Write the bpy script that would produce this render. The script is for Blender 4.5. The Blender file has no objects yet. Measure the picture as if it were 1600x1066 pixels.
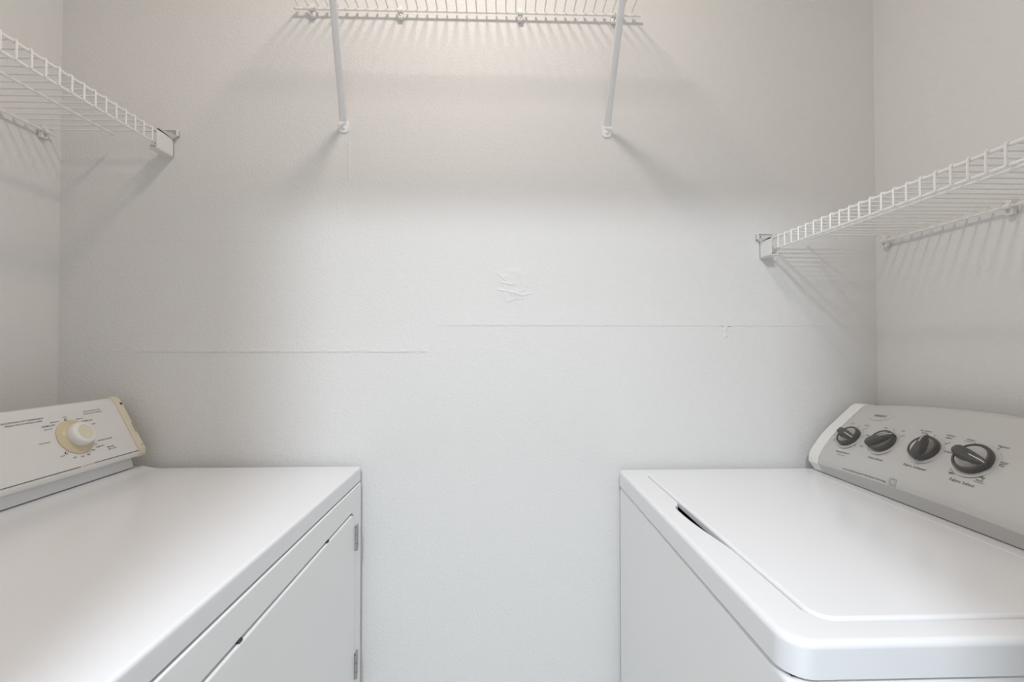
import bpy, bmesh, math
from mathutils import Vector, Matrix, noise

SC = bpy.context.scene
COL = SC.collection
R = math.radians

# ------------------------------------------------------------------ camera
cam_d = bpy.data.cameras.new('camera')
cam_d.sensor_width = 36.0
cam_d.lens = 36.0 * 700.0 / 1600.0
cam_d.clip_start = 0.01
cam = bpy.data.objects.new('camera', cam_d)
cam.location = (0.0, 0.0, 1.23)
cam.rotation_euler = (R(90 + 0.82), 0.0, R(-1.64))
COL.objects.link(cam)
SC.camera = cam

# ------------------------------------------------------------------ world, exposure
world = bpy.data.worlds.new('world')
SC.world = world
world.use_nodes = True
world.node_tree.nodes['Background'].inputs[0].default_value = (0.8, 0.85, 0.9, 1)
world.node_tree.nodes['Background'].inputs[1].default_value = 0.3
SC.view_settings.view_transform = 'Standard'
SC.view_settings.look = 'None'
SC.view_settings.exposure = 1.79
SC.view_settings.gamma = 1.0
SC.view_settings.use_curve_mapping = False
SC.cycles.max_bounces = 10
SC.cycles.diffuse_bounces = 7
SC.cycles.glossy_bounces = 4
SC.cycles.use_light_tree = True

# lamp settings (the lamps themselves are built further down)
CLOSET_LAMP = dict(loc=(-0.08, 0.57, 2.68), radius=0.090, watts=2.46, color=(1.0, 0.89, 0.805))
HALL_LAMP = dict(loc=(-0.12, -0.90, 2.40), radius=0.105, watts=12.8, color=(0.82, 0.91, 1.0))

# room dimensions
XL, XR, YB, YF, ZC = -1.115, 1.006, 1.165, -0.04, 2.68
DOOR_L, DOOR_R, DOOR_TOP, YH = -0.305, 0.290, 2.08, -0.16
HALL_Y, HALL_X, HALL_Z = -1.75, 1.35, 2.40


# ------------------------------------------------------------------ helpers
NO_WN = {'wire', 'front_rail', 'lip_rail', 'middle_rail', 'wall_rail', 'shade', 'dial', 'dial_knob', 'inlay', 'support_brace'}


def mesh_obj(name, bm, mat, parent=None, smooth=None, kind=None):
    me = bpy.data.meshes.new(name)
    bmesh.ops.recalc_face_normals(bm, faces=bm.faces)
    bm.to_mesh(me)
    bm.free()
    if smooth is not None:
        me.shade_smooth()
        try:
            me.set_sharp_from_angle(angle=R(smooth))
        except Exception:
            pass
    if mat:
        me.materials.append(mat)
    o = bpy.data.objects.new(name, me)
    COL.objects.link(o)
    if smooth is not None and smooth < 90 and name not in NO_WN:
        wn = o.modifiers.new('weighted_normal', 'WEIGHTED_NORMAL')
        wn.keep_sharp = True
        wn.weight = 100
    if parent:
        o.parent = parent
        o.matrix_parent_inverse = Matrix.Translation(-Vector(parent.location)) if parent.type == 'EMPTY' else Matrix()
    if kind:
        o['kind'] = kind
    return o


def thing(name, label, cat, loc, group=None):
    o = bpy.data.objects.new(name, None)
    o.empty_display_size = 0.05
    o.location = loc
    COL.objects.link(o)
    o['label'] = label
    o['category'] = cat
    if group:
        o['group'] = group
    return o


def struct(name, bm, mat, smooth=None):
    o = mesh_obj(name, bm, mat, None, smooth)
    o['kind'] = 'structure'
    return o


def add_box(bm, x0, x1, y0, y1, z0, z1, bevel=0.0, seg=2):
    b2 = bmesh.new()
    vs = [b2.verts.new((x, y, z)) for x in (x0, x1) for y in (y0, y1) for z in (z0, z1)]
    for f in ((0, 1, 3, 2), (4, 6, 7, 5), (0, 4, 5, 1), (2, 3, 7, 6), (0, 2, 6, 4), (1, 5, 7, 3)):
        b2.faces.new([vs[i] for i in f])
    bmesh.ops.recalc_face_normals(b2, faces=b2.faces)
    if bevel > 0:
        bmesh.ops.bevel(b2, geom=list(b2.edges), offset=bevel, segments=seg, profile=0.5, affect='EDGES')
    merge(bm, b2)
    return bm


def merge(bm, b2):
    me = bpy.data.meshes.new('tmp')
    b2.to_mesh(me)
    b2.free()
    bm.from_mesh(me)
    bpy.data.meshes.remove(me)


def box_bm(*a, **k):
    return add_box(bmesh.new(), *a, **k)


def add_tube(bm, pts, r, n=8, caps=True, radii=None):
    pts = [Vector(p) for p in pts]
    rings = []
    up = None
    for i, p in enumerate(pts):
        if i == 0:
            d = pts[1] - pts[0]
        elif i == len(pts) - 1:
            d = pts[-1] - pts[-2]
        else:
            d = (pts[i + 1] - p).normalized() + (p - pts[i - 1]).normalized()
        d.normalize()
        if up is None:
            up = Vector((0, 0, 1)) if abs(d.z) < 0.9 else Vector((1, 0, 0))
        s = d.cross(up)
        if s.length < 1e-4:
            s = d.orthogonal()
        s.normalize()
        up = s.cross(d).normalized()
        rr = radii[i] if radii else r
        if not isinstance(rr, tuple):
            rr = (rr, rr)
        rings.append([bm.verts.new(p + s * math.cos(2 * math.pi * k / n) * rr[0] + up * math.sin(2 * math.pi * k / n) * rr[1]) for k in range(n)])
    for a, b in zip(rings, rings[1:]):
        for k in range(n):
            bm.faces.new((a[k], a[(k + 1) % n], b[(k + 1) % n], b[k]))
    if caps:
        bm.faces.new(rings[0])
        bm.faces.new(rings[-1])
    return bm


def tube_bm(pts, r, n=8, **k):
    return add_tube(bmesh.new(), pts, r, n, **k)


def add_lathe(bm, prof, o, ax, n=32, ref=None):
    """prof: list of (radius, height) along axis ax from o"""
    o, ax = Vector(o), Vector(ax).normalized()
    e1 = ax.orthogonal().normalized() if ref is None else Vector(ref).normalized()
    e2 = ax.cross(e1)
    rings = []
    for r, h in prof:
        if r < 1e-6:
            rings.append([bm.verts.new(o + ax * h)])
        else:
            rings.append([bm.verts.new(o + ax * h + e1 * r * math.cos(2 * math.pi * k / n) + e2 * r * math.sin(2 * math.pi * k / n)) for k in range(n)])
    for a, b in zip(rings, rings[1:]):
        for k in range(n):
            q = [a[k % len(a)], a[(k + 1) % len(a)], b[(k + 1) % len(b)], b[k % len(b)]]
            q2 = []
            for v in q:
                if v not in q2:
                    q2.append(v)
            if len(q2) > 2:
                bm.faces.new(q2)
    if len(rings[0]) > 1:
        bm.faces.new(rings[0])
    if len(rings[-1]) > 1:
        bm.faces.new(rings[-1])
    return bm


def lathe_bm(*a, **k):
    return add_lathe(bmesh.new(), *a, **k)


def rrect(x0, x1, y0, y1, r, seg=8):
    """rounded rectangle outline, counter-clockwise; r may be 4 radii (x1y1, x0y1, x0y0, x1y0)"""
    rs = r if isinstance(r, tuple) else (r,) * 4
    pts = []
    for (cx, cy, a0, rr) in ((x1 - rs[0], y1 - rs[0], 0, rs[0]), (x0 + rs[1], y1 - rs[1], 90, rs[1]),
                             (x0 + rs[2], y0 + rs[2], 180, rs[2]), (x1 - rs[3], y0 + rs[3], 270, rs[3])):
        for k in range(seg + 1):
            a = R(a0 + 90 * k / seg)
            pts.append((cx + rr * math.cos(a), cy + rr * math.sin(a)))
    return pts


def slab_bm(outline, place, t0, t1, edge=0.004, seg=3):
    """solid with 2D outline, extruded from t0 to t1; the t1 rim is rounded with radius edge. place(u,v,t)->xyz"""
    bm = bmesh.new()
    n = len(outline)

    def inset(d):
        out = []
        for i in range(n):
            p0, p1, p2 = Vector(outline[i - 1]), Vector(outline[i]), Vector(outline[(i + 1) % n])
            d1, d2 = (p1 - p0), (p2 - p1)
            if d1.length < 1e-9: d1 = d2
            if d2.length < 1e-9: d2 = d1
            t = (d1.normalized() + d2.normalized())
            t.normalize()
            nrm = Vector((-t.y, t.x))
            out.append(p1 + nrm * d)
        return out
    rings = [[bm.verts.new(place(u, v, t0)) for u, v in outline]]
    s = 1 if t1 > t0 else -1
    for k in range(seg + 1):
        a = math.pi / 2 * k / seg
        ins = inset(edge * (1 - math.cos(a)))
        rings.append([bm.verts.new(place(p.x, p.y, t1 - s * edge * (1 - math.sin(a)))) for p in ins])
    for a, b in zip(rings, rings[1:]):
        for i in range(n):
            bm.faces.new((a[i], a[(i + 1) % n], b[(i + 1) % n], b[i]))
    bm.faces.new(rings[0])
    bm.faces.new(rings[-1])
    bmesh.ops.remove_doubles(bm, verts=bm.verts, dist=1e-6)
    return bm


def ring_bm(outer, inner, place, t0, t1, edge_o=0.006, edge_i=0.004, seg=3):
    """frame: outer outline with a hole; both rims at t1 rounded. Outlines may differ in point count."""
    bm = bmesh.new()
    s = 1 if t1 > t0 else -1

    def loops(outline, e, sign):
        n = len(outline)
        rings = [[bm.verts.new(place(u, v, t0)) for u, v in outline]]
        for k in range(seg + 1):
            a = math.pi / 2 * k / seg
            d = sign * e * (1 - math.cos(a))
            ring = []
            for i in range(n):
                p0, p1, p2 = Vector(outline[i - 1]), Vector(outline[i]), Vector(outline[(i + 1) % n])
                t = (p1 - p0).normalized() + (p2 - p1).normalized()
                t.normalize()
                q = p1 + Vector((-t.y, t.x)) * d
                ring.append(bm.verts.new(place(q.x, q.y, t1 - s * e * (1 - math.sin(a)))))
            rings.append(ring)
        for a, b in zip(rings, rings[1:]):
            for i in range(n):
                bm.faces.new((a[i], a[(i + 1) % n], b[(i + 1) % n], b[i]))
        return rings
    ro = loops(outer, edge_o, 1)
    ri = loops(inner, edge_i, -1)
    for idx in (0, -1):
        es = []
        for ring in (ro[idx], ri[idx]):
            for i in range(len(ring)):
                e = bm.edges.get((ring[i], ring[(i + 1) % len(ring)]))
                es.append(e or bm.edges.new((ring[i], ring[(i + 1) % len(ring)])))
        bmesh.ops.triangle_fill(bm, use_beauty=True, use_dissolve=False, edges=es)
    return bm


def prism_bm(prof, y0, y1, bevel=0.0, seg=2):
    """profile in X-Z extruded along Y"""
    bm = bmesh.new()
    a = [bm.verts.new((x, y0, z)) for x, z in prof]
    b = [bm.verts.new((x, y1, z)) for x, z in prof]
    n = len(prof)
    for i in range(n):
        bm.faces.new((a[i], a[(i + 1) % n], b[(i + 1) % n], b[i]))
    bm.faces.new(a)
    bm.faces.new(b)
    bmesh.ops.recalc_face_normals(bm, faces=bm.faces)
    if bevel:
        bmesh.ops.bevel(bm, geom=list(bm.edges), offset=bevel, segments=seg, profile=0.5, affect='EDGES')
    return bm


# ------------------------------------------------------------------ materials
def new_mat(name):
    m = bpy.data.materials.new(name)
    m.use_nodes = True
    return m, m.node_tree, m.node_tree.nodes['Principled BSDF']


def simple(name, col, rough=0.5, metal=0.0, coat=0.0, var=0.03, vscale=6.0, bump=0.0, bscale=400.0, spec=0.5):
    """principled material with slight procedural colour variation and fine relief"""
    m, nt, bs = new_mat(name)
    tc = nt.nodes.new('ShaderNodeTexCoord')
    nz = nt.nodes.new('ShaderNodeTexNoise')
    nz.inputs['Scale'].default_value = vscale
    nz.inputs['Detail'].default_value = 3
    nt.links.new(tc.outputs['Object'], nz.inputs['Vector'])
    mr = nt.nodes.new('ShaderNodeMix')
    mr.data_type = 'RGBA'
    mr.inputs[6].default_value = tuple(c * (1 - var) for c in col) + (1,)
    mr.inputs[7].default_value = tuple(min(1, c * (1 + var)) for c in col) + (1,)
    nt.links.new(nz.outputs['Fac'], mr.inputs[0])
    nt.links.new(mr.outputs[2], bs.inputs['Base Color'])
    bs.inputs['Roughness'].default_value = rough
    bs.inputs['Metallic'].default_value = metal
    bs.inputs['Coat Weight'].default_value = coat
    bs.inputs['Coat Roughness'].default_value = 0.1
    bs.inputs['Specular IOR Level'].default_value = spec
    if bump > 0:
        n2 = nt.nodes.new('ShaderNodeTexNoise')
        n2.inputs['Scale'].default_value = bscale
        nt.links.new(tc.outputs['Object'], n2.inputs['Vector'])
        bp = nt.nodes.new('ShaderNodeBump')
        bp.inputs['Strength'].default_value = bump
        bp.inputs['Distance'].default_value = 0.001
        nt.links.new(n2.outputs['Fac'], bp.inputs['Height'])
        nt.links.new(bp.outputs['Normal'], bs.inputs['Normal'])
    return m


class NB:
    """tiny node-expression builder"""
    def __init__(self, nt):
        self.nt = nt

    def m(self, op, a, b=None, c=None):
        n = self.nt.nodes.new('ShaderNodeMath')
        n.operation = op
        for i, v in enumerate((a, b, c)):
            if v is None:
                continue
            if isinstance(v, (int, float)):
                n.inputs[i].default_value = v
            else:
                self.nt.links.new(v, n.inputs[i])
        return n.outputs[0]

    def step(self, x, e0, e1):
        n = self.nt.nodes.new('ShaderNodeMapRange')
        n.interpolation_type = 'SMOOTHSTEP'
        self.nt.links.new(x, n.inputs[0])
        n.inputs[1].default_value, n.inputs[2].default_value = e0, e1
        return n.outputs[0]

    def noise(self, vec, scale, detail=2, rough=0.5):
        n = self.nt.nodes.new('ShaderNodeTexNoise')
        n.inputs['Scale'].default_value = scale
        n.inputs['Detail'].default_value = detail
        n.inputs['Roughness'].default_value = rough
        self.nt.links.new(vec, n.inputs['Vector'])
        return n.outputs['Fac']


def wall_paint(name, col):
    m, nt, bs = new_mat(name)
    nb = NB(nt)
    tc = nt.nodes.new('ShaderNodeTexCoord')
    V = tc.outputs['Object']
    bs.inputs['Base Color'].default_value = col + (1,)
    bs.inputs['Roughness'].default_value = 0.55
    bs.inputs['Specular IOR Level'].default_value = 0.3
    # sprayed drywall texture: soft blobs with finer grain
    a = nb.noise(V, 150, 2, 0.6)
    h = nb.step(a, 0.40, 0.72)
    bp = nt.nodes.new('ShaderNodeBump')
    bp.inputs['Strength'].default_value = 0.36
    bp.inputs['Distance'].default_value = 0.0010
    nt.links.new(h, bp.inputs['Height'])
    nt.links.new(bp.outputs['Normal'], bs.inputs['Normal'])
    return m


PAINT = (0.735, 0.73, 0.72)
M_WALL = wall_paint('wall_paint', PAINT)
M_CEIL = simple('ceiling_paint', (0.86, 0.86, 0.85), 0.8, bump=0.5, bscale=180)
M_TRIM = simple('trim_gloss_paint', (0.80, 0.80, 0.79), 0.35)
M_FLOOR = simple('floor_vinyl', (0.62, 0.60, 0.57), 0.5, var=0.12, vscale=9)
M_WIRE = simple('wire_vinyl_coat', (0.83, 0.82, 0.80), 0.35)
M_PLAST = simple('white_plastic', (0.78, 0.78, 0.76), 0.4)
M_STEEL = simple('brace_white_steel', (0.86, 0.865, 0.865), 0.35)
M_ENAMEL = simple('white_enamel', (0.80, 0.81, 0.83), 0.22, coat=0.3, var=0.008)
M_ENAMEL2 = simple('white_washer_enamel', (0.80, 0.81, 0.83), 0.25, coat=0.3, var=0.008)
M_SIDE = simple('white_cabinet_enamel', (0.84, 0.845, 0.85), 0.3, coat=0.2, var=0.01)
M_CREAM = simple('yellowed_plastic', (0.70, 0.645, 0.51), 0.4, var=0.05, vscale=25)
M_AMBER = simple('yellowed_dial_plastic', (0.64, 0.555, 0.38), 0.4, var=0.16, vscale=28)
M_KNOBW = simple('knob_white_plastic', (0.78, 0.77, 0.75), 0.35)
M_DPANEL = simple('dryer_panel_paint', (0.72, 0.715, 0.70), 0.38, var=0.01)
M_SILVER = simple('washer_panel_silver', (0.56, 0.555, 0.54), 0.42, metal=0.15, var=0.01)
M_KNOB = simple('charcoal_plastic', (0.075, 0.073, 0.070), 0.33)
M_INLAY = simple('satin_metal_inlay', (0.50, 0.48, 0.46), 0.33, metal=0.7)
M_INK = simple('grey_ink', (0.10, 0.097, 0.095), 0.6)
M_INK2 = simple('light_grey_ink', (0.20, 0.195, 0.19), 0.6)
M_CHROME = simple('hinge_steel', (0.42, 0.42, 0.42), 0.22, metal=0.9)
M_DARK = simple('dark_rubber', (0.04, 0.04, 0.04), 0.6)
M_SCREW = simple('screw_steel', (0.55, 0.54, 0.52), 0.35, metal=0.6)
M_LABELPATCH = simple('label_white', (0.74, 0.74, 0.73), 0.45)


# ------------------------------------------------------------------ the room
T = 0.12
wall_back = struct('wall_back', box_bm(XL - T, XR + T, YB, YB + T, 0, ZC), M_WALL)
struct('wall_left', box_bm(XL - T, XL, YF, YB, 0, ZC), M_WALL)
struct('wall_right', box_bm(XR, XR + T, YF, YB, 0, ZC), M_WALL)
bm = bmesh.new()
add_box(bm, -HALL_X - T, DOOR_L, YH, YF, 0, ZC)
add_box(bm, DOOR_R, HALL_X + T, YH, YF, 0, ZC)
add_box(bm, DOOR_L, DOOR_R, YH, YF, DOOR_TOP, ZC)
struct('wall_front', bm, M_WALL)
struct('floor', box_bm(-HALL_X - T, HALL_X + T, HALL_Y - T, YB + T, -0.05, 0), M_FLOOR)
struct('ceiling', box_bm(XL - T, XR + T, YF, YB + T, ZC, ZC + 0.05), M_CEIL)
struct('ceiling_hall', box_bm(-HALL_X - T, HALL_X + T, HALL_Y - T, YH, HALL_Z, HALL_Z + 0.05), M_CEIL)
struct('wall_hall_left', box_bm(-HALL_X - T, -HALL_X, HALL_Y, YH, 0, HALL_Z), M_WALL)
struct('wall_hall_right', box_bm(HALL_X, HALL_X + T, HALL_Y, YH, 0, HALL_Z), M_WALL)
struct('wall_hall_back', box_bm(-HALL_X - T, HALL_X + T, HALL_Y - T, HALL_Y, 0, HALL_Z), M_WALL)
struct('baseboard_back', box_bm(XL, XR, YB - 0.014, YB, 0, 0.085, bevel=0.003), M_TRIM)
bm = bmesh.new()   # door casing on the hall face
add_box(bm, DOOR_L - 0.06, DOOR_L, YH - 0.015, YH, 0, DOOR_TOP + 0.06, bevel=0.003)
add_box(bm, DOOR_R, DOOR_R + 0.06, YH - 0.015, YH, 0, DOOR_TOP + 0.06, bevel=0.003)
add_box(bm, DOOR_L, DOOR_R, YH - 0.015, YH, DOOR_TOP, DOOR_TOP + 0.06, bevel=0.003)
struct('trim_1', bm, M_TRIM)


# plaster repairs on the back wall: joints, a patched scar, a drip and a blister
RELIEF = 1.9


def relief(name, x0, x1, z0, z1, nx, nz, hf):
    """low plaster relief lying on the back wall; hf(x, z) is its height in metres, 0 at the rim"""
    bm = bmesh.new()
    g = []
    for j in range(nz + 1):
        row = []
        for i in range(nx + 1):
            x, z = x0 + (x1 - x0) * i / nx, z0 + (z1 - z0) * j / nz
            rim = i in (0, nx) or j in (0, nz)
            row.append(bm.verts.new((x, YB + 0.0003 - (0.0 if rim else 0.0004 + RELIEF * max(0.0, hf(x, z))), z)))
        g.append(row)
    for j in range(nz):
        for i in range(nx):
            bm.faces.new((g[j][i], g[j][i + 1], g[j + 1][i + 1], g[j + 1][i]))
    o = mesh_obj(name, bm, M_WALL, wall_back, 180)
    return o


def ss(x, a, b):
    t = min(1.0, max(0.0, (x - a) / (b - a)))
    return t * t * (3 - 2 * t)


def fr(x, z, f, seed=0.0):
    return noise.noise(Vector((x * f, z * f, seed)))


def joint_a(x, z):
    e = ss(x, -1.03, -0.80) * (1 - ss(x, -0.20, -0.178))
    zc = 1.2175 + 0.0012 * fr(x, 0, 9)
    crumb = max(0.0, fr(x, z, 85, 2) + 0.25) * ss(z, zc, zc + 0.002) * (1 - ss(z, zc + 0.003, zc + 0.011)) * (0.5 + 0.8 * max(0, fr(x, 0, 12, 5) + 0.3))
    body = ss(z, zc - 0.0015, zc + 0.0008) * (1 - ss(z, zc + 0.006, zc + 0.045))
    return e * (0.00055 * body + 0.0011 * crumb)


def joint_b(x, z):
    e = ss(x, -0.17, -0.10) * (1 - 0.4 * ss(x, 0.6, 1.0))
    return e * 0.00045 * ss(z, 1.2860, 1.2872) * (1 - ss(z, 1.2876, 1.330))


def joint_c(x, z):
    return 0.00012 * (1 - ss(x, -0.75, -0.52)) * ss(z, 1.5020, 1.5035) * (1 - ss(z, 1.504, 1.54))


def scar(x, z):
    dx, dz = (x - 0.034) / 0.047, (z - 1.392) / 0.052
    r = math.hypot(dx + 0.25 * fr(x, z, 30, 3), dz + 0.25 * fr(x, z, 30, 9))
    m = 1 - ss(r, 0.55, 1.0)
    h = 0.0005 * m * (1 + fr(x, z, 45, 1) + 0.6 * fr(x, z, 110, 6))
    crease = 0.0
    for (ax, az, bx, bz, dep) in ((0.000, 1.378, 0.038, 1.371, 1.0), (0.038, 1.371, 0.060, 1.364, 1.0), (0.060, 1.364, 0.078, 1.368, 0.8), (-0.004, 1.421, 0.014, 1.404, 0.8),
                                  (0.010, 1.396, 0.036, 1.393, 0.9), (0.020, 1.350, 0.062, 1.356, 0.5)):
        t = min(1, max(0, ((x - ax) * (bx - ax) + (z - az) * (bz - az)) / ((bx - ax) ** 2 + (bz - az) ** 2)))
        px, pz = ax + t * (bx - ax), az + t * (bz - az) + 0.002 * fr(x, z, 60, 4)
        d = math.hypot(x - px, z - pz)
        flap = 1 if z > pz else -0.5
        crease = max(crease, dep * (1 - ss(d, 0.0006, 0.0075)) if flap > 0 else 0.0)
    return 1.3 * h + 0.0007 * crease


relief('plaster_joint', -1.04, -0.170, 1.205, 1.272, 480, 44, joint_a)
relief('plaster_joint', -0.175, 1.004, 1.283, 1.335, 60, 44, joint_b)
relief('plaster_joint', -1.112, -0.50, 1.499, 1.545, 30, 30, joint_c)
relief('plaster_scar', -0.020, 0.092, 1.333, 1.450, 84, 84, scar)
relief('plaster_drip', -0.3945, -0.3840, 1.662, 1.764, 10, 30, lambda x, z: 0.0007 * (1 - ss(abs(x + 0.389), 0.0005, 0.0035)) * (0.6 + 0.5 * fr(x, z, 60)))
relief('plaster_blister', 0.585, 0.612, 1.255, 1.306, 16, 26, lambda x, z: 0.0010 * (1 - ss(abs(x - 0.598 + 0.0015 * fr(0, z, 80)), 0.001, 0.006)) * max(0, fr(x, z, 90) + 0.35))


# ------------------------------------------------------------------ wire shelves
def bend(p0, p1, p2, r, n=3):
    """points rounding the corner p1"""
    p0, p1, p2 = Vector(p0), Vector(p1), Vector(p2)
    a = p1 + (p0 - p1).normalized() * r
    b = p1 + (p2 - p1).normalized() * r
    return [a.lerp(p1, t / n * 1.0).lerp(p1.lerp(b, t / n), t / n) for t in range(n + 1)]


def wire_shelf(label, place, z, front, lip, mid, a0, a1, wires, clips, loc, end_bracket=None, braces=()):
    """place(a, b, z): a along the wall, b out from the wall. wires: list of a positions"""
    root = thing('wire_shelf', label, 'shelf', loc)
    rw, rr = 0.0018, 0.0028
    P = lambda a, b, zz: Vector(place(a, b, zz))
    zr = z - rw - rr
    mesh_obj('front_rail', tube_bm([P(a0, front - rw - rr, zr + 0.001), P(a1, front - rw - rr, zr + 0.001)], rr, 8), M_WIRE, root, 40)
    mesh_obj('lip_rail', tube_bm([P(a0, front - rw - rr, z - lip), P(a1, front - rw - rr, z - lip)], rr, 8), M_WIRE, root, 40)
    s = 1 if a1 > a0 else -1
    mesh_obj('middle_rail', tube_bm([P(a0 - s * 0.006, mid, zr), P(a1 + s * 0.006, mid, zr)], rr, 8), M_WIRE, root, 40)
    mesh_obj('wall_rail', tube_bm([P(a0 - s * 0.004, 0.013, zr - 0.005), P(a1 + s * 0.004, 0.013, zr - 0.005)], rr, 8), M_WIRE, root, 40)
    # one cross wire, bent down at the wall rail and over the front lip; copied along the shelf
    w0 = wires[0]
    pts = [(w0, 0.0095, z - 0.010)] + [tuple(p) for p in bend((w0, 0.0095, z - 0.010), (w0, 0.0095, z), (w0, front, z), 0.004)]
    pts += [tuple(p) for p in bend((w0, 0.0095, z), (w0, front, z), (w0, front, z - lip), 0.004)] + [(w0, front, z - lip - 0.001)]
    first = mesh_obj('wire', tube_bm([P(*p) for p in pts], rw, 6), M_WIRE, root, 50)
    d = P(1, 0, 0) - P(0, 0, 0)
    for w in wires[1:]:
        c = first.copy()
        COL.objects.link(c)
        c.parent = root
        c.matrix_parent_inverse = first.matrix_parent_inverse.copy()
        c.location = d * (w - w0)
    # plastic wall clips with a screw
    for ca in clips:
        bm = bmesh.new()
        add_tube(bm, [P(ca - 0.0065, 0.0125, zr - 0.005), P(ca + 0.0065, 0.0125, zr - 0.005)], 0.0062, 12)
        q0, q1 = P(ca - 0.007, 0.0004, zr - 0.022), P(ca + 0.007, 0.012, zr - 0.004)
        add_box(bm, min(q0.x, q1.x), max(q0.x, q1.x), min(q0.y, q1.y), max(q0.y, q1.y), q0.z, q1.z, bevel=0.0025)
        q0, q1 = P(ca - 0.005, 0.0065, zr - 0.004), P(ca + 0.005, 0.0115, zr + 0.010)
        add_box(bm, min(q0.x, q1.x), max(q0.x, q1.x), min(q0.y, q1.y), max(q0.y, q1.y), q0.z, q1.z, bevel=0.0015)
        cl = mesh_obj('wall_clip', bm, M_PLAST, root, 40)
        o = P(ca, 0.0118, zr - 0.015)
        mesh_obj('screw', lathe_bm([(0.0034, 0), (0.0034, 0.0008), (0.002, 0.0016), (0, 0.0018)], o, P(0, 1, 0) - P(0, 0, 0), 12), M_SCREW, cl, 40).matrix_parent_inverse = Matrix()
    return root


def end_bracket(root, sx, xf, z0, z1, y0, flange_x):
    """open-fronted pocket screwed to the back wall that carries the lip end. sx=+1: outer face looks to +X"""
    w, t = 0.021, 0.0022
    bm = bmesh.new()
    xs = lambda a, b: (min(a, b), max(a, b))
    xi = xf - sx * w
    add_box(bm, *xs(xf, xf - sx * t), y0, YB, z0, z1, bevel=0.0008)                 # outer cheek
    add_box(bm, *xs(xi, xi + sx * t), y0 + 0.004, YB, z0, z0 + 0.014, bevel=0.0008)  # low inner cheek
    add_box(bm, *xs(xf, xi), y0, YB, z0 - 0.0005, z0 + t, bevel=0.0008)              # floor
    add_box(bm, *xs(xf, xi), YB - 0.003, YB, z0, z1, bevel=0.0005)                   # back plate
    add_box(bm, *xs(flange_x, xi - sx * 0.010), YB - 0.004, YB, z1 + 0.002, z1 + 0.018, bevel=0.0012)  # screw flange
    add_box(bm, *xs(flange_x, xi - sx * 0.004), YB - 0.010, YB, z1 + 0.001, z1 + 0.0035, bevel=0.0008)
    add_box(bm, *xs(flange_x, flange_x - sx * 0.0025), YB - 0.010, YB, z1 + 0.001, z1 + 0.018, bevel=0.0008)
    add_box(bm, *xs(flange_x, xi - sx * 0.010), YB - 0.010, YB, z1 + 0.0165, z1 + 0.0185, bevel=0.0008)
    # sloped web from cheek top to flange
    v = [bm.verts.new(c) for c in ((xf, y0, z1), (xf - sx * t, y0, z1), (flange_x - sx * t, YB - 0.004, z1 + 0.004), (flange_x, YB - 0.004, z1 + 0.004),
                                   (xf, y0, z1 - 0.004), (xf - sx * t, y0, z1 - 0.004), (xf - sx * t, YB - 0.004, z1 - 0.004), (xf, YB - 0.004, z1 - 0.004))]
    for f in ((0, 1, 2, 3), (4, 7, 6, 5), (0, 3, 7, 4), (1, 5, 6, 2), (0, 4, 5, 1), (3, 2, 6, 7)):
        bm.faces.new([v[i] for i in f])
    b = mesh_obj('end_bracket', bm, M_PLAST, root, 40)
    s = mesh_obj('screw', lathe_bm([(0.0036, 0), (0.0036, 0.001), (0.002, 0.0018), (0, 0.002)], (flange_x - sx * 0.009, YB - 0.004, z1 + 0.010), (0, -1, 0), 12), M_SCREW, b, 40)
    s.matrix_parent_inverse = Matrix()


SP = 0.0254
yl = [1.1251 - SP * k for k in range(38)]
sh_l = wire_shelf('white wire shelf on the side wall above the old dryer with a cream dial',
                  lambda a, b, z: (XL + b, a, z), 1.765, 0.277, 0.034, 0.1535, 1.131, 0.172, yl, [1.1134, 0.81, 0.50, 0.22], (XL, 0.65, 1.73))
end_bracket(sh_l, +1, -0.833, 1.716, 1.766, 1.108, -0.819)
yr = [1.1064 - SP * k for k in range(38)]
sh_r = wire_shelf('white wire shelf on the side wall above the washer with four dark knobs',
                  lambda a, b, z: (XR - b, a, z), 1.515, 0.303, 0.032, 0.200, 1.131, 0.152, yr, [1.1255, 0.8432, 0.54, 0.24], (XR, 0.65, 1.48))
end_bracket(sh_r, -1, 0.690, 1.465, 1.512, 1.115, 0.6795)
xt = [-0.5165 + SP * k for k in range(35)]
sh_t = wire_shelf('white wire shelf high on the back wall, carried by two slanted braces',
                  lambda a, b, z: (a, YB - b, z), 2.109, 0.305, 0.032, 0.16, -0.5225, 0.3656, xt, [-0.4806, -0.2558, 0.0545, 0.30], (-0.08, YB, 2.07))


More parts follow.
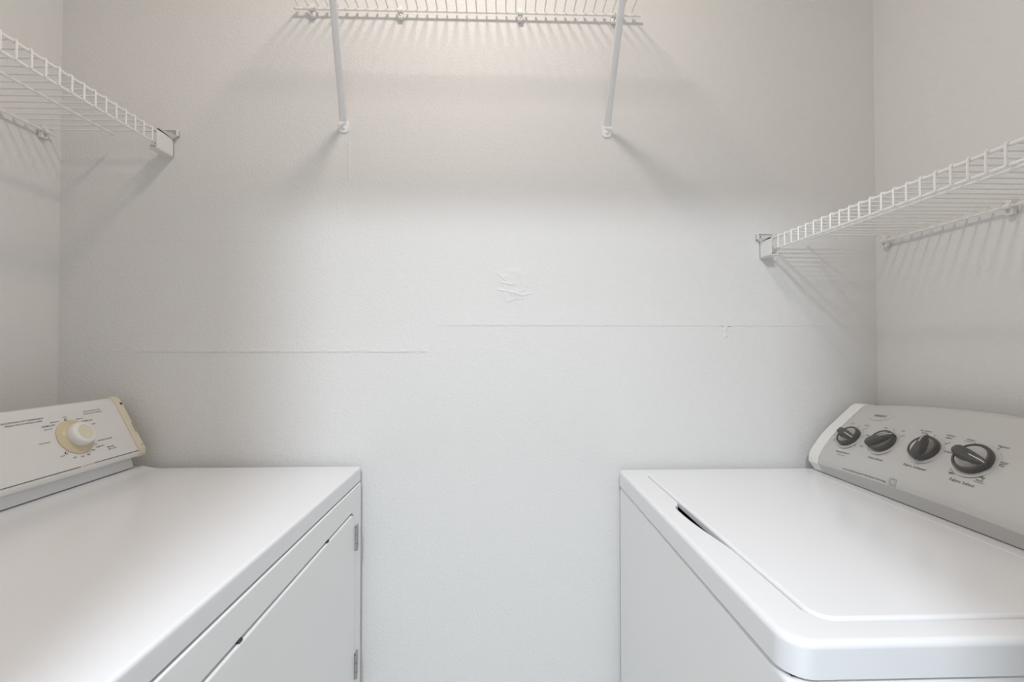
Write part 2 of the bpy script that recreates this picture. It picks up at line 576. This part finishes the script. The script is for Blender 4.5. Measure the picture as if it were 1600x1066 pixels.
def support_brace(root, xb, zb, xt_, yt, zt):
    bm = bmesh.new()
    A = Vector((xb, YB - 0.0035, zb))
    B = Vector((xt_, yt, zt))
    d = (B - A).normalized()
    p1 = A + Vector((0, -0.004, 0.014))
    pts = [p1, p1 + d * 0.018, p1 + d * 0.055, p1 + d * 0.095, B - d * 0.03, B]
    # flattened at the foot, round above
    rad = [(0.0095, 0.0016), (0.0088, 0.0022), (0.0078, 0.0055), (0.0082, 0.0080), (0.0082, 0.0082), (0.0080, 0.004)]
    add_tube(bm, pts, 0.008, 16, radii=rad)
    ob = mesh_obj('support_brace', bm, M_STEEL, root, 50)
    out = rrect(-0.0125, 0.0125, -0.012, 0.022, (0.009, 0.009, 0.009, 0.009), 5)
    foot = mesh_obj('foot_plate', slab_bm(out, lambda u, v, t: (xb + u, YB - t, zb + v), 0.0, 0.0035, 0.0012, 2), M_STEEL, ob, 40)
    foot.matrix_parent_inverse = Matrix()
    s = mesh_obj('screw', lathe_bm([(0.005, 0), (0.005, 0.0012), (0.0032, 0.0024), (0, 0.0027)], (xb, YB - 0.0035, zb - 0.001), (0, -1, 0), 14), M_PLAST, ob, 40)
    s.matrix_parent_inverse = Matrix()


support_brace(sh_t, -0.402, 1.798, -0.338, 0.868, 2.082)
support_brace(sh_t, 0.283, 1.795, 0.262, 0.868, 2.082)


# ------------------------------------------------------------------ lettering
def text_mesh(body, size_w, size_h, shear=0.0, bold=0.004):
    cu = bpy.data.curves.new('text', 'FONT')
    cu.body = body
    cu.size = 1.0
    cu.resolution_u = 2
    cu.shear = shear
    cu.offset = bold
    cu.align_x = 'CENTER'
    ob = bpy.data.objects.new('text', cu)
    COL.objects.link(ob)
    dg = bpy.context.evaluated_depsgraph_get()
    me = bpy.data.meshes.new_from_object(ob.evaluated_get(dg))
    bpy.data.objects.remove(ob)
    bpy.data.curves.remove(cu)
    xs = [v.co.x for v in me.vertices]
    w = max(xs) - min(xs)
    c = (max(xs) + min(xs)) / 2
    cap = 0.70
    for v in me.vertices:
        v.co.x = (v.co.x - c) / w * size_w
        v.co.y = (v.co.y - cap / 2) / cap * size_h
    return me


def letter(parent, body, mapf, uc, vc, w, h, mat, **k):
    me = text_mesh(body, w, h, **k)
    for v in me.vertices:
        v.co = mapf(uc + v.co.x, vc + v.co.y, 0.0004)
    me.materials.clear()
    me.materials.append(mat)
    me.name = 'lettering'
    o = bpy.data.objects.new('lettering', me)
    COL.objects.link(o)
    o.parent = parent
    o.matrix_parent_inverse = Matrix.Translation(-Vector(parent.location)) if parent.type == 'EMPTY' else Matrix()
    return o


def stroke(parent, name, mapf, p0, p1, w, mat):
    """flat printed line from p0 to p1 on a mapped face"""
    bm = bmesh.new()
    a, b = Vector(p0), Vector(p1)
    d = (b - a)
    n = max(1, int(d.length / 0.02))
    s = Vector((-d.y, d.x)).normalized() * w / 2
    prev = None
    for i in range(n + 1):
        c = a + d * i / n
        q = [bm.verts.new(mapf((c + s).x, (c + s).y, 0.0004)), bm.verts.new(mapf((c - s).x, (c - s).y, 0.0004))]
        if prev:
            bm.faces.new((prev[0], prev[1], q[1], q[0]))
        prev = q
    return mesh_obj(name, bm, mat, parent)


# ------------------------------------------------------------------ dryer
DT = 0.930           # worktop height
DX, DB = -0.347, -1.075   # front face, back
DY0, DY1 = 0.405, 1.145
dryer = thing('clothes_dryer', 'old white front-loading clothes dryer with a yellowed dial and cream end cap', 'dryer', (-0.71, 0.775, 0))
mesh_obj('body', box_bm(DB, DX - 0.012, DY0 + 0.002, DY1 - 0.002, 0.025, DT - 0.036, bevel=0.004), M_SIDE, dryer, 40)
pl = lambda u, v, t: (DX - 0.012 + t, u, v)
front_hole = rrect(0.487, 1.0955, 0.29, 0.8385, 0.030, 6)
front_out = rrect(DY0 + 0.002, DY1 - 0.002, 0.03, DT - 0.0385, 0.004, 3)
mesh_obj('front_panel', ring_bm(front_out, front_hole, pl, 0.0, 0.012, 0.003, 0.003), M_SIDE, dryer, 40)
door_out = rrect(0.4905, 1.0925, 0.2935, 0.8350, 0.028, 6)
door = mesh_obj('door', slab_bm(door_out, pl, 0.0, 0.0135, 0.0045, 4), M_SIDE, dryer, 40)
for zz0, zz1 in ((0.742, 0.798), (0.437, 0.493)):
    bm = bmesh.new()
    add_box(bm, DX - 0.001, DX + 0.0035, 1.090, 1.114, zz0, zz1, bevel=0.001)
    for a, b in ((0.0, 0.3), (0.32, 0.68), (0.70, 1.0)):
        h = zz1 - zz0
        add_tube(bm, [(DX + 0.004, 1.0945, zz0 + h * a), (DX + 0.004, 1.0945, zz0 + h * b)], 0.0038, 10)
    hg = mesh_obj('hinge', bm, M_CHROME, door, 40)
    hg.matrix_parent_inverse = Matrix()
for yy in (0.925, 0.617):
    o = mesh_obj('door_bumper', box_bm(DX - 0.006, DX + 0.0010, yy - 0.0045, yy + 0.0045, 0.8345, 0.8385, bevel=0.0008), M_DARK, dryer, 40)
for yy in (DY0 + 0.05, DY1 - 0.05):
    for xx in (DB + 0.06, DX - 0.07):
        mesh_obj('foot', lathe_bm([(0.02, 0), (0.02, 0.012), (0.008, 0.014), (0.008, 0.03)], (xx, yy, 0), (0, 0, 1), 16), M_DARK, dryer, 40)
# worktop with a rolled front and a cove rising to the backsplash
prof = [(DB, DT - 0.030), (DX - 0.006, DT - 0.036), (DX - 0.002, DT - 0.034), (DX - 0.0015, DT - 0.010)]
for k in range(5):
    a = R(90 * k / 4)
    prof.append((DX - 0.0070 + 0.0055 * math.cos(a), DT - 0.0055 + 0.0055 * math.sin(a)))
prof += [(-0.842, DT), (-0.858, DT + 0.0012), (-0.872, DT + 0.0042), (-0.884, DT + 0.0065), (-0.905, DT + 0.0065), (DB, DT + 0.0065)]
bm = prism_bm(prof, DY0, DY1)
ed = [e for e in bm.edges if abs(e.verts[0].co.y - e.verts[1].co.y) < 1e-6]
bmesh.ops.bevel(bm, geom=ed, offset=0.003, segments=2, profile=0.5, affect='EDGES')
mesh_obj('worktop', bm, M_ENAMEL, dryer, 35)
# console: riser, tilted control panel, end caps
CY0, CY1 = 0.42, 1.132
FB, FT = Vector((-0.872, 0, 0.981)), Vector((-0.934, 0, 1.100))   # bottom / top of the tilted face
fup = (FT - FB).normalized()
fno = Vector((fup.z, 0, -fup.x))


def dmap(u, v, t):
    p = FB + fup * v + fno * t
    return Vector((p.x, u, p.z))


mesh_obj('console_riser', prism_bm([(-0.889, DT + 0.0090), (-0.898, 0.972), (-0.96, 0.972), (-0.96, DT + 0.0090)], CY0 + 0.004, CY1 - 0.012), M_ENAMEL, dryer, 30)
cp = [(-0.8755, 0.9665), (-0.8722, 0.969), (-0.8715, 0.974), (FB.x, FB.z), (-0.9282, 1.0889), (-0.9362, 1.1010), (-0.9415, 1.1055), (-0.950, 1.1060), (-0.968, 1.094), (-0.975, 1.07), (-0.975, 0.9665)]
mesh_obj('control_panel', prism_bm(cp, CY0 + 0.018, CY1 - 0.018), M_DPANEL, dryer, 25)
capp = [(-0.8785, 0.9625), (-0.871, 0.9665), (-0.8690, 0.974), (FB.x + 0.003, FB.z + 0.002), (-0.9258, 1.0910), (-0.9335, 1.1035), (-0.9405, 1.1085), (-0.950, 1.1090), (-0.970, 1.097), (-0.978, 1.07), (-0.978, 0.9625)]
for y0, y1, s in ((CY1 - 0.019, CY1, 1), (CY0, CY0 + 0.019, -1)):
    cap = mesh_obj('end_cap', prism_bm(capp, y0, y1, bevel=0.0012), M_CREAM, dryer, 30)
    cap['label'] = 'cream plastic end cap yellowed with age'
    ym = (y0 + y1) / 2
    for (v, w, h) in ((0.118, 0.006, 0.008), (0.005, 0.0028, 0.0028)):
        bm = bmesh.new()
        c = dmap(ym + s * 0.004, v + 0.006, 0.0028)
        add_lathe(bm, [(w / 2, 0), (w / 2, 0.0012), (0, 0.0012)], c, fno, 12)
        q = mesh_obj('screw_recess', bm, M_DARK, cap)
        q.matrix_parent_inverse = Matrix()
    q = stroke(cap, 'slot', lambda u, v, t: dmap(u, v, t + 0.0036), (ym + s * 0.0055, 0.045), (ym + s * 0.0055, 0.072), 0.0012, M_DARK)

SKC = (0.983, 0.0655)
fy = Vector((0, 1, 0))
dial = mesh_obj('dial', lathe_bm([(0.0390, 0.0), (0.0388, 0.0020), (0.0365, 0.0032), (0.030, 0.0042), (0.0255, 0.0075), (0.022, 0.011)], dmap(SKC[0], SKC[1], 0.0003), fno, 48, ref=fy), M_AMBER, dryer, 40)
dial['label'] = 'round amber yellowed dial plate'
kb = bmesh.new()
ko = dmap(SKC[0], SKC[1], 0.0)
add_lathe(kb, [(0.0205, 0.007), (0.0250, 0.0090), (0.0258, 0.012), (0.0254, 0.020), (0.0242, 0.0235), (0.0218, 0.0256), (0.0165, 0.0260), (0.0160, 0.0253)], ko, fno, 48, ref=fy)
knob = mesh_obj('dial_knob', kb, M_KNOBW, dial, 40)
knob.matrix_parent_inverse = Matrix()
capo = mesh_obj('knob_cap', lathe_bm([(0.0154, 0.022), (0.0154, 0.0255), (0.0147, 0.0262), (0, 0.0266)], ko, fno, 40, ref=fy), M_CREAM, dial, 40)
capo.matrix_parent_inverse = Matrix()
for (u, v) in ((0.9815, 0.1066), (0.9485, 0.0360)):
    o = mesh_obj('index_mark', lathe_bm([(0.0034, 0.0), (0.0034, 0.0012), (0.0018, 0.0012)], dmap(u, v, 0.0002), fno, 4), M_INK, dryer)
    o2 = mesh_obj('index_dot', lathe_bm([(0.0017, 0.0), (0.0017, 0.0016), (0, 0.0016)], dmap(u, v, 0.0002), fno, 8), M_LABELPATCH, o)
    o2.matrix_parent_inverse = Matrix()

DRYER_TEXT = [
    ("ELECTRONIC DRY PERMANENT", 0.9012, 0.1185, 0.0779, 0.0034, 0), ("PRESS WITH PRESS CARE", 0.9012, 0.1128, 0.0681, 0.0034, 0),
    ("OFF", 0.9817, 0.1130, 0.0095, 0.0028, 1), ("MORE DRY", 0.9580, 0.1061, 0.0195, 0.0030, 1), ("NORMAL DRY", 0.9421, 0.0999, 0.0274, 0.0036, 0),
    ("LESS DRY", 0.9387, 0.0928, 0.0180, 0.0030, 1), ("COOL DOWN", 0.9182, 0.0660, 0.0221, 0.0030, 1), ("OFF", 0.9392, 0.0313, 0.0101, 0.0028, 1),
    ("60", 0.9613, 0.0225, 0.0075, 0.0036, 0), ("50", 0.9777, 0.0205, 0.0075, 0.0036, 0), ("40", 0.9918, 0.0213, 0.0075, 0.0036, 0),
    ("30", 1.0067, 0.0281, 0.0072, 0.0036, 0), ("20", 1.0178, 0.0395, 0.0065, 0.0034, 1),
    ("DAMP DRY", 1.0255, 0.0330, 0.0215, 0.0032, 0), ("WRINKLE RELEASE", 1.0440, 0.0462, 0.0380, 0.0032, 0),
    ("TIME DRY", 1.0487, 0.0267, 0.0200, 0.0032, 0), ("AIR FLUFF", 1.0508, 0.0215, 0.0220, 0.0032, 0),
    ("ELECTRONIC DRY", 1.0490, 0.1190, 0.0430, 0.0030, 1), ("REGULAR FABRICS", 1.0490, 0.1135, 0.0468, 0.0030, 1),
    ("MORE DRY", 1.0125, 0.1045, 0.0172, 0.0028, 1), ("NORMAL DRY", 1.0270, 0.0972, 0.0265, 0.0032, 0), ("LESS", 1.0370, 0.0872, 0.0090, 0.0030, 1),
    ("6 CYCLE", 0.9789, 0.0, 0.0200, 0.0028, 1)]
for (t, u, v, w, h, light) in DRYER_TEXT:
    letter(dryer, t, dmap, u, v, w, h, M_INK2 if light else M_INK)
stroke(dryer, 'printed_rule', dmap, (CY0 + 0.02, 0.0), (0.9640, 0.0), 0.0014, M_INK)
stroke(dryer, 'printed_rule', dmap, (0.9930, 0.0), (CY1 - 0.0185, 0.0), 0.0014, M_INK)

# ------------------------------------------------------------------ washer
WT = 0.9165
WX0, WX1, WY0, WY1 = 0.307, 0.985, 0.470, 1.150
washer = thing('washing_machine', 'white top-loading washing machine with silver console and four charcoal knobs', 'washing machine', (0.645, 0.81, 0))
mesh_obj('body', box_bm(WX0 + 0.002, WX1 - 0.005, WY0 + 0.004, WY1 - 0.004, 0.02, WT - 0.0435, bevel=0.007, seg=3), M_SIDE, washer, 40)
mesh_obj('gasket', box_bm(WX0 + 0.010, WX1 - 0.012, WY0 + 0.012, WY1 - 0.012, WT - 0.046, WT - 0.030), M_DARK, washer)
for yy in (WY0 + 0.06, WY1 - 0.06):
    for xx in (WX0 + 0.07, WX1 - 0.07):
        mesh_obj('foot', lathe_bm([(0.02, 0), (0.02, 0.012), (0.008, 0.014), (0.008, 0.03)], (xx, yy, 0), (0, 0, 1), 16), M_DARK, washer, 40)
zpl = lambda u, v, t: (u, v, t)
LX0, LX1, LY0, LY1 = 0.3645, 0.778, 0.5085, 1.094
outer = rrect(WX0, WX1, WY0, WY1, (0.02, 0.014, 0.030, 0.030), 8)
hole = rrect(LX0 - 0.0018, LX1 + 0.002, LY0 - 0.0012, LY1 + 0.0015, (0.035, 0.011, 0.028, 0.028), 8)
# finger notch beside the lid: bulge of the hole on the front edge (x minimum)
i0 = max(range(len(hole)), key=lambda i: (hole[i][0] < LX0 - 0.0015) * 10 + hole[i][1])
new = []
for i, p in enumerate(hole):
    new.append(p)
    if i == 17:      # end of the far-left corner, heading down the straight front edge
        for k in range(1, 60):
            y = p[1] + (LY0 + 0.03 - p[1]) * k / 60
            t = (y - 0.690) / (0.905 - 0.690)
            b = 0.0
            if 0 < t < 1:
                b = 0.0165 * ss(1 - t, 0.0, 0.16) * math.sin(0.5 * math.pi * min(1.0, t / 0.72)) ** 1.15
            new.append((p[0] - b, y))
hole = new
mesh_obj('top_panel', ring_bm(outer, hole, zpl, WT - 0.039, WT, 0.008, 0.0035, 4), M_ENAMEL2, washer, 50)
mesh_obj('lid_well', box_bm(LX0 - 0.03, LX1 + 0.02, LY0 - 0.02, LY1 + 0.02, WT - 0.0375, WT - 0.0345), M_SIDE, washer)
lid_out = rrect(LX0, LX1, LY0, LY1, (0.034, 0.010, 0.027, 0.027), 8)
mesh_obj('lid', slab_bm(lid_out, zpl, WT - 0.011, WT + 0.0020, 0.0055, 5), M_ENAMEL2, washer, 50)

# console
PROF = [(0.795, 0.940), (0.7955, 0.950), (0.799, 0.960), (0.808, 0.976), (0.829, 1.004), (0.850, 1.0255), (0.871, 1.044), (0.892, 1.063), (0.912, 1.0815)]
PL = [0.0]
for a, b in zip(PROF, PROF[1:]):
    PL.append(PL[-1] + math.hypot(b[0] - a[0], b[1] - a[1]))


def arch(y):
    return 0.022 * max(0.0, 1 - ((y - 0.815) / 0.28) ** 2)


def wsurf(y, s):
    s = min(max(s, 0.0), PL[-1])
    for i in range(len(PL) - 1):
        if s <= PL[i + 1] + 1e-9:
            f = (s - PL[i]) / (PL[i + 1] - PL[i])
            x = PROF[i][0] + f * (PROF[i + 1][0] - PROF[i][0])
            z = PROF[i][1] + f * (PROF[i + 1][1] - PROF[i][1])
            break
    return Vector((x, y, z + arch(y) * (0.35 + 0.65 * s / PL[-1])))


def wnorm(y, s):
    a, b = wsurf(y, s - 0.008), wsurf(y, s + 0.008)
    c, d = wsurf(y - 0.008, s), wsurf(y + 0.008, s)
    n = (d - c).cross(b - a).normalized()
    return n if n.x < 0 else -n


def wmap(u, v, t):
    """u to the reader's right (towards -Y), measured as -Y"""
    y = -u
    return wsurf(y, v) + wnorm(y, v) * t


def console_section(y, cap=False):
    a = arch(y)
    g = 0.0025 if cap else 0.0
    pts = [(0.970, 0.9185), (0.8080, 0.9185)]
    n = 22
    for k in range(n + 1):
        s = PL[-1] * k / n
        p = wsurf(y, s)
        q = wnorm(y, s) * g
        pts.append((p.x + q.x, p.z + q.z))
    zt = pts[-1][1]
    pts += [(0.9165, zt + 0.0022), (0.924, zt + 0.003), (0.945, zt + 0.001), (0.965, zt - 0.010), (0.970, zt - 0.02)]
    return pts


def loft_bm(ys, cap=False):
    bm = bmesh.new()
    secs = []
    for y in ys:
        secs.append([bm.verts.new((x, y, z)) for x, z in console_section(y, cap)])
    m = len(secs[0])
    for a, b in zip(secs, secs[1:]):
        for i in range(m):
            bm.faces.new((a[i], a[(i + 1) % m], b[(i + 1) % m], b[i]))
    bm.faces.new(secs[0])
    bm.faces.new(secs[-1])
    return bm


KY0, KY1 = 0.536, 1.098
mesh_obj('control_panel', loft_bm([KY0 + (KY1 - KY0) * k / 36 for k in range(37)]), M_SILVER, washer, 18)
for y0, y1 in ((KY1 + 0.0012, KY1 + 0.034), (KY0 - 0.034, KY0 - 0.0012)):
    bm = loft_bm([y0, y1], True)
    sharp = [e for e in bm.edges if abs(e.verts[0].co.y - e.verts[1].co.y) < 1e-6]
    bmesh.ops.bevel(bm, geom=sharp, offset=0.003, segments=2, profile=0.5, affect='EDGES')
    c = mesh_obj('end_cap', bm, M_PLAST, washer, 30)
    c['label'] = 'white plastic end cap of the console'

# knobs: round base, satin scoops either side of a raised grip
KNOBS = [(1.047, 0.0835, 0.0265, -14), (0.9545, 0.0855, 0.0270, 42), (0.861, 0.0885, 0.0270, 104), (0.771, 0.0905, 0.0300, -14)]
for (ky, ks, kr, ang) in KNOBS:
    n = wnorm(ky, ks)
    o = wsurf(ky, ks)
    e1 = Vector((0, -1, 0))
    e1 = (e1 - n * e1.dot(n)).normalized()
    e2 = n.cross(e1)
    if e2.z < 0:
        e2 = -e2
    sk = mesh_obj('knob_recess', lathe_bm([(kr * 1.22, 0.0), (kr * 1.20, 0.0007), (kr * 1.0, 0.0008), (0.0, 0.0008)], o, n, 40, ref=e1), M_SILVER, washer, 40)
    body = bmesh.new()
    add_lathe(body, [(kr * 0.97, 0.0), (kr, 0.005), (kr * 0.985, 0.0100), (kr * 0.93, 0.0122), (kr * 0.84, 0.0128), (kr * 0.80, 0.0120), (kr * 0.80, 0.008)], o, n, 44, ref=e1)
    kn = mesh_obj('knob', body, M_KNOB, washer, 40)
    kn['label'] = 'charcoal plastic knob with a satin metal face'
    inl = mesh_obj('inlay', lathe_bm([(kr * 0.80, 0.0085), (kr * 0.79, 0.0112), (kr * 0.60, 0.0092), (kr * 0.35, 0.0082), (0, 0.0080)], o, n, 40, ref=e1), M_INLAY, kn, 60)
    inl.matrix_parent_inverse = Matrix()
    a = R(ang)
    d1 = e1 * math.cos(a) + e2 * math.sin(a)      # pointing direction
    d2 = n.cross(d1)
    g = bmesh.new()
    secs = []
    N = 14
    for k in range(N + 1):
        f = -1 + 2 * k / N
        ln = f * kr * 1.06
        wd = kr * (0.44 - 0.24 * (f + 1) / 2) * (1 - 0.55 * abs(f) ** 6)
        ht = 0.0240 - 0.0055 * (f + 1) / 2 - 0.006 * abs(f) ** 4
        sec = []
        for (sw, sh) in ((-1.25, 0.0), (-0.92, 0.45), (-0.80, 0.85), (-0.55, 1.0), (0.55, 1.0), (0.80, 0.85), (0.92, 0.45), (1.25, 0.0)):
            sec.append(g.verts.new(o + d1 * ln + d2 * wd * sw + n * (0.005 + (ht - 0.005) * sh)))
        secs.append(sec)
    for p, q in zip(secs, secs[1:]):
        for i in range(7):
            g.faces.new((p[i], p[i + 1], q[i + 1], q[i]))
        g.faces.new((p[7], p[0], q[0], q[7]))
    g.faces.new(secs[0])
    g.faces.new(secs[-1])
    gr = mesh_obj('grip', g, M_KNOB, kn, 50)
    gr.matrix_parent_inverse = Matrix()
    ind = bmesh.new()
    p0, p1 = o + d1 * kr * 0.15 + n * 0.0207, o + d1 * kr * 0.98 + n * 0.0142
    pm = o + d1 * kr * 0.62 + n * 0.0190
    add_tube(ind, [p0, pm, p1], 0.0009, 6)
    it = mesh_obj('pointer_line', ind, M_LABELPATCH, kn, 40)
    it.matrix_parent_inverse = Matrix()

WASHER_TEXT = [  # text, y, s, width, cap height, light
    ("Temperature", 1.0382, 0.0425, 0.0420, 0.0046, 0), ("Wash / Rinse", 1.0380, 0.0350, 0.0250, 0.0030, 1), ("Cold", 1.0775, 0.1290, 0.0110, 0.0030, 0), ("Cool", 1.0331, 0.1262, 0.0130, 0.0030, 0),
    ("Warm", 1.0050, 0.0972, 0.0140, 0.0034, 0), ("Hot", 1.0000, 0.0665, 0.0085, 0.0032, 0), ("Cold", 1.0845, 0.0735, 0.0085, 0.0030, 0), ("Auto", 1.0860, 0.0690, 0.0085, 0.0030, 1),
    ("Extra Rinse", 0.9473, 0.0454, 0.0359, 0.0048, 0), ("Off", 0.9797, 0.1240, 0.0075, 0.0036, 0), ("On", 0.9350, 0.1218, 0.0072, 0.0036, 0),
    ("Fabric Softener", 0.8581, 0.0495, 0.0480, 0.0050, 0), ("No Softener", 0.8909, 0.1310, 0.0245, 0.0034, 0), ("Added", 0.8900, 0.1255, 0.0130, 0.0034, 0),
    ("Softener", 0.8396, 0.1300, 0.0180, 0.0034, 0), ("Added", 0.8400, 0.1240, 0.0125, 0.0034, 0),
    ("Casual", 0.8033, 0.1290, 0.0134, 0.0036, 0), ("Normal", 0.7492, 0.1290, 0.0165, 0.0038, 0), ("Heavy", 0.7305, 0.1000, 0.0132, 0.0036, 0), ("Duty", 0.7310, 0.0935, 0.0100, 0.0036, 0),
    ("Bulky", 0.7444, 0.0645, 0.0122, 0.0036, 0), ("Items", 0.7445, 0.0583, 0.0115, 0.0036, 0), ("Hand", 0.7916, 0.0630, 0.0110, 0.0036, 0), ("Wash", 0.7915, 0.0572, 0.0112, 0.0036, 0),
    ("Delicate", 0.8190, 0.0945, 0.0165, 0.0036, 0), ("Fabric Select", 0.7673, 0.0465, 0.0420, 0.0056, 0),
    ("Auto Load Sensing with Triple Spray Technology", 0.9610, 0.0065, 0.1150, 0.0036, 0), ("ENERGY STAR", 0.8880, 0.0025, 0.0160, 0.0024, 1)]
for (t, y, s, w, h, light) in WASHER_TEXT:
    letter(washer, t, wmap, -y, s, w, h, M_INK2 if light else M_INK)
for (p0, p1, w) in [((-0.8118, 0.1245), (-0.7948, 0.1245), 0.0008), ((-0.7528, 0.0545), (-0.7345, 0.0545), 0.0009), ((-1.0400, 0.1235), (-1.0270, 0.1235), 0.0007), ((-1.0830, 0.1250), (-1.0735, 0.1250), 0.0007)]:
    stroke(washer, 'printed_rule', wmap, p0, p1, w, M_INK2)
# tick marks around the knobs
TICKS = {0: [(97, 1.5), (58, 1.5), (12, 1.45), (-32, 1.5)], 1: [(95, 1.42), (42, 1.5)], 2: [(100, 1.38), (40, 1.5)], 3: [(122, 1.38), (62, 1.45), (8, 1.5), (-45, 1.45), (-122, 1.45)]}
for ki, lst in TICKS.items():
    ky, ks, kr, _ = KNOBS[ki]
    for ang, f in lst:
        c, s_ = math.cos(R(ang)), math.sin(R(ang))
        stroke(washer, 'tick_mark', wmap, (-ky + kr * 1.02 * c, ks + kr * 1.02 * s_), (-ky + kr * f * c, ks + kr * f * s_), 0.0009, M_INK)
# maker's oval badge, slightly dished, with script lettering
LY, LS = 1.021, 0.1565
badge = bmesh.new()
prev = None
for (f, h) in ((1.0, 0.0003), (0.97, 0.0016), (0.90, 0.0018), (0.80, 0.0010), (0.4, 0.0006)):
    ring = [badge.verts.new(wmap(-LY + 0.030 * f * math.cos(2 * math.pi * k / 40), LS + 0.0145 * f * math.sin(2 * math.pi * k / 40), h)) for k in range(40)]
    if prev:
        for k in range(40):
            badge.faces.new((prev[k], prev[(k + 1) % 40], ring[(k + 1) % 40], ring[k]))
    prev = ring
badge.faces.new(prev)
bd = mesh_obj('badge', badge, M_SILVER, washer, 60)
bd['label'] = 'oval badge with script lettering'
letter(bd, "Whirlpool", lambda u, v, t: wmap(u, v, t + 0.0012), -LY, LS + 0.001, 0.034, 0.0075, M_INK, shear=0.35)
# small star symbol in a printed frame
q = [(-0.8960, 0.0065), (-0.8800, 0.0065), (-0.8800, 0.0160), (-0.8960, 0.0160)]
for i in range(4):
    stroke(washer, 'symbol_frame', wmap, q[i], q[(i + 1) % 4], 0.0006, M_INK2)
for i in range(7):
    a0, a1 = R(25 * i + 10), R(25 * i + 35)
    stroke(washer, 'symbol_arc', wmap, (-0.888 + 0.006 * math.cos(a0), 0.0085 + 0.006 * math.sin(a0)), (-0.888 + 0.006 * math.cos(a1), 0.0085 + 0.006 * math.sin(a1)), 0.0007, M_INK2)


# ------------------------------------------------------------------ lamps (above and behind the picture)
def ceiling_lamp(label, loc, radius, watts, color):
    """flush round lamp: drum, trim ring, white diffuser and the light it gives downwards"""
    root = thing('ceiling_lamp', label, 'lamp', loc)
    o = Vector(loc)
    r = radius
    mesh_obj('drum', lathe_bm([(r * 1.12, 0.0), (r * 1.12, 0.045), (r * 1.06, 0.050), (0.0, 0.050)], o, (0, 0, -1), 40), M_PLAST, root, 40)
    mesh_obj('trim_ring', lathe_bm([(r * 1.16, 0.036), (r * 1.20, 0.042), (r * 1.17, 0.052), (r * 1.08, 0.053), (r * 1.05, 0.050)], o, (0, 0, -1), 40), M_STEEL, root, 40)
    mesh_obj('diffuser', lathe_bm([(r * 1.02, 0.050), (r * 1.0, 0.054), (0.0, 0.055)], o, (0, 0, -1), 40), M_PLAST, root, 40)
    ld = bpy.data.lights.new('glow', 'AREA')
    ld.shape = 'DISK'
    ld.size = 2 * r
    ld.energy = watts
    ld.color = color
    lo = bpy.data.objects.new('glow', ld)
    COL.objects.link(lo)
    lo.parent = root
    lo.location = (0, 0, -0.057)


ceiling_lamp('round warm ceiling lamp above the washer and dryer', **CLOSET_LAMP)
ceiling_lamp('round cool ceiling lamp in the hall outside the door', **HALL_LAMP)
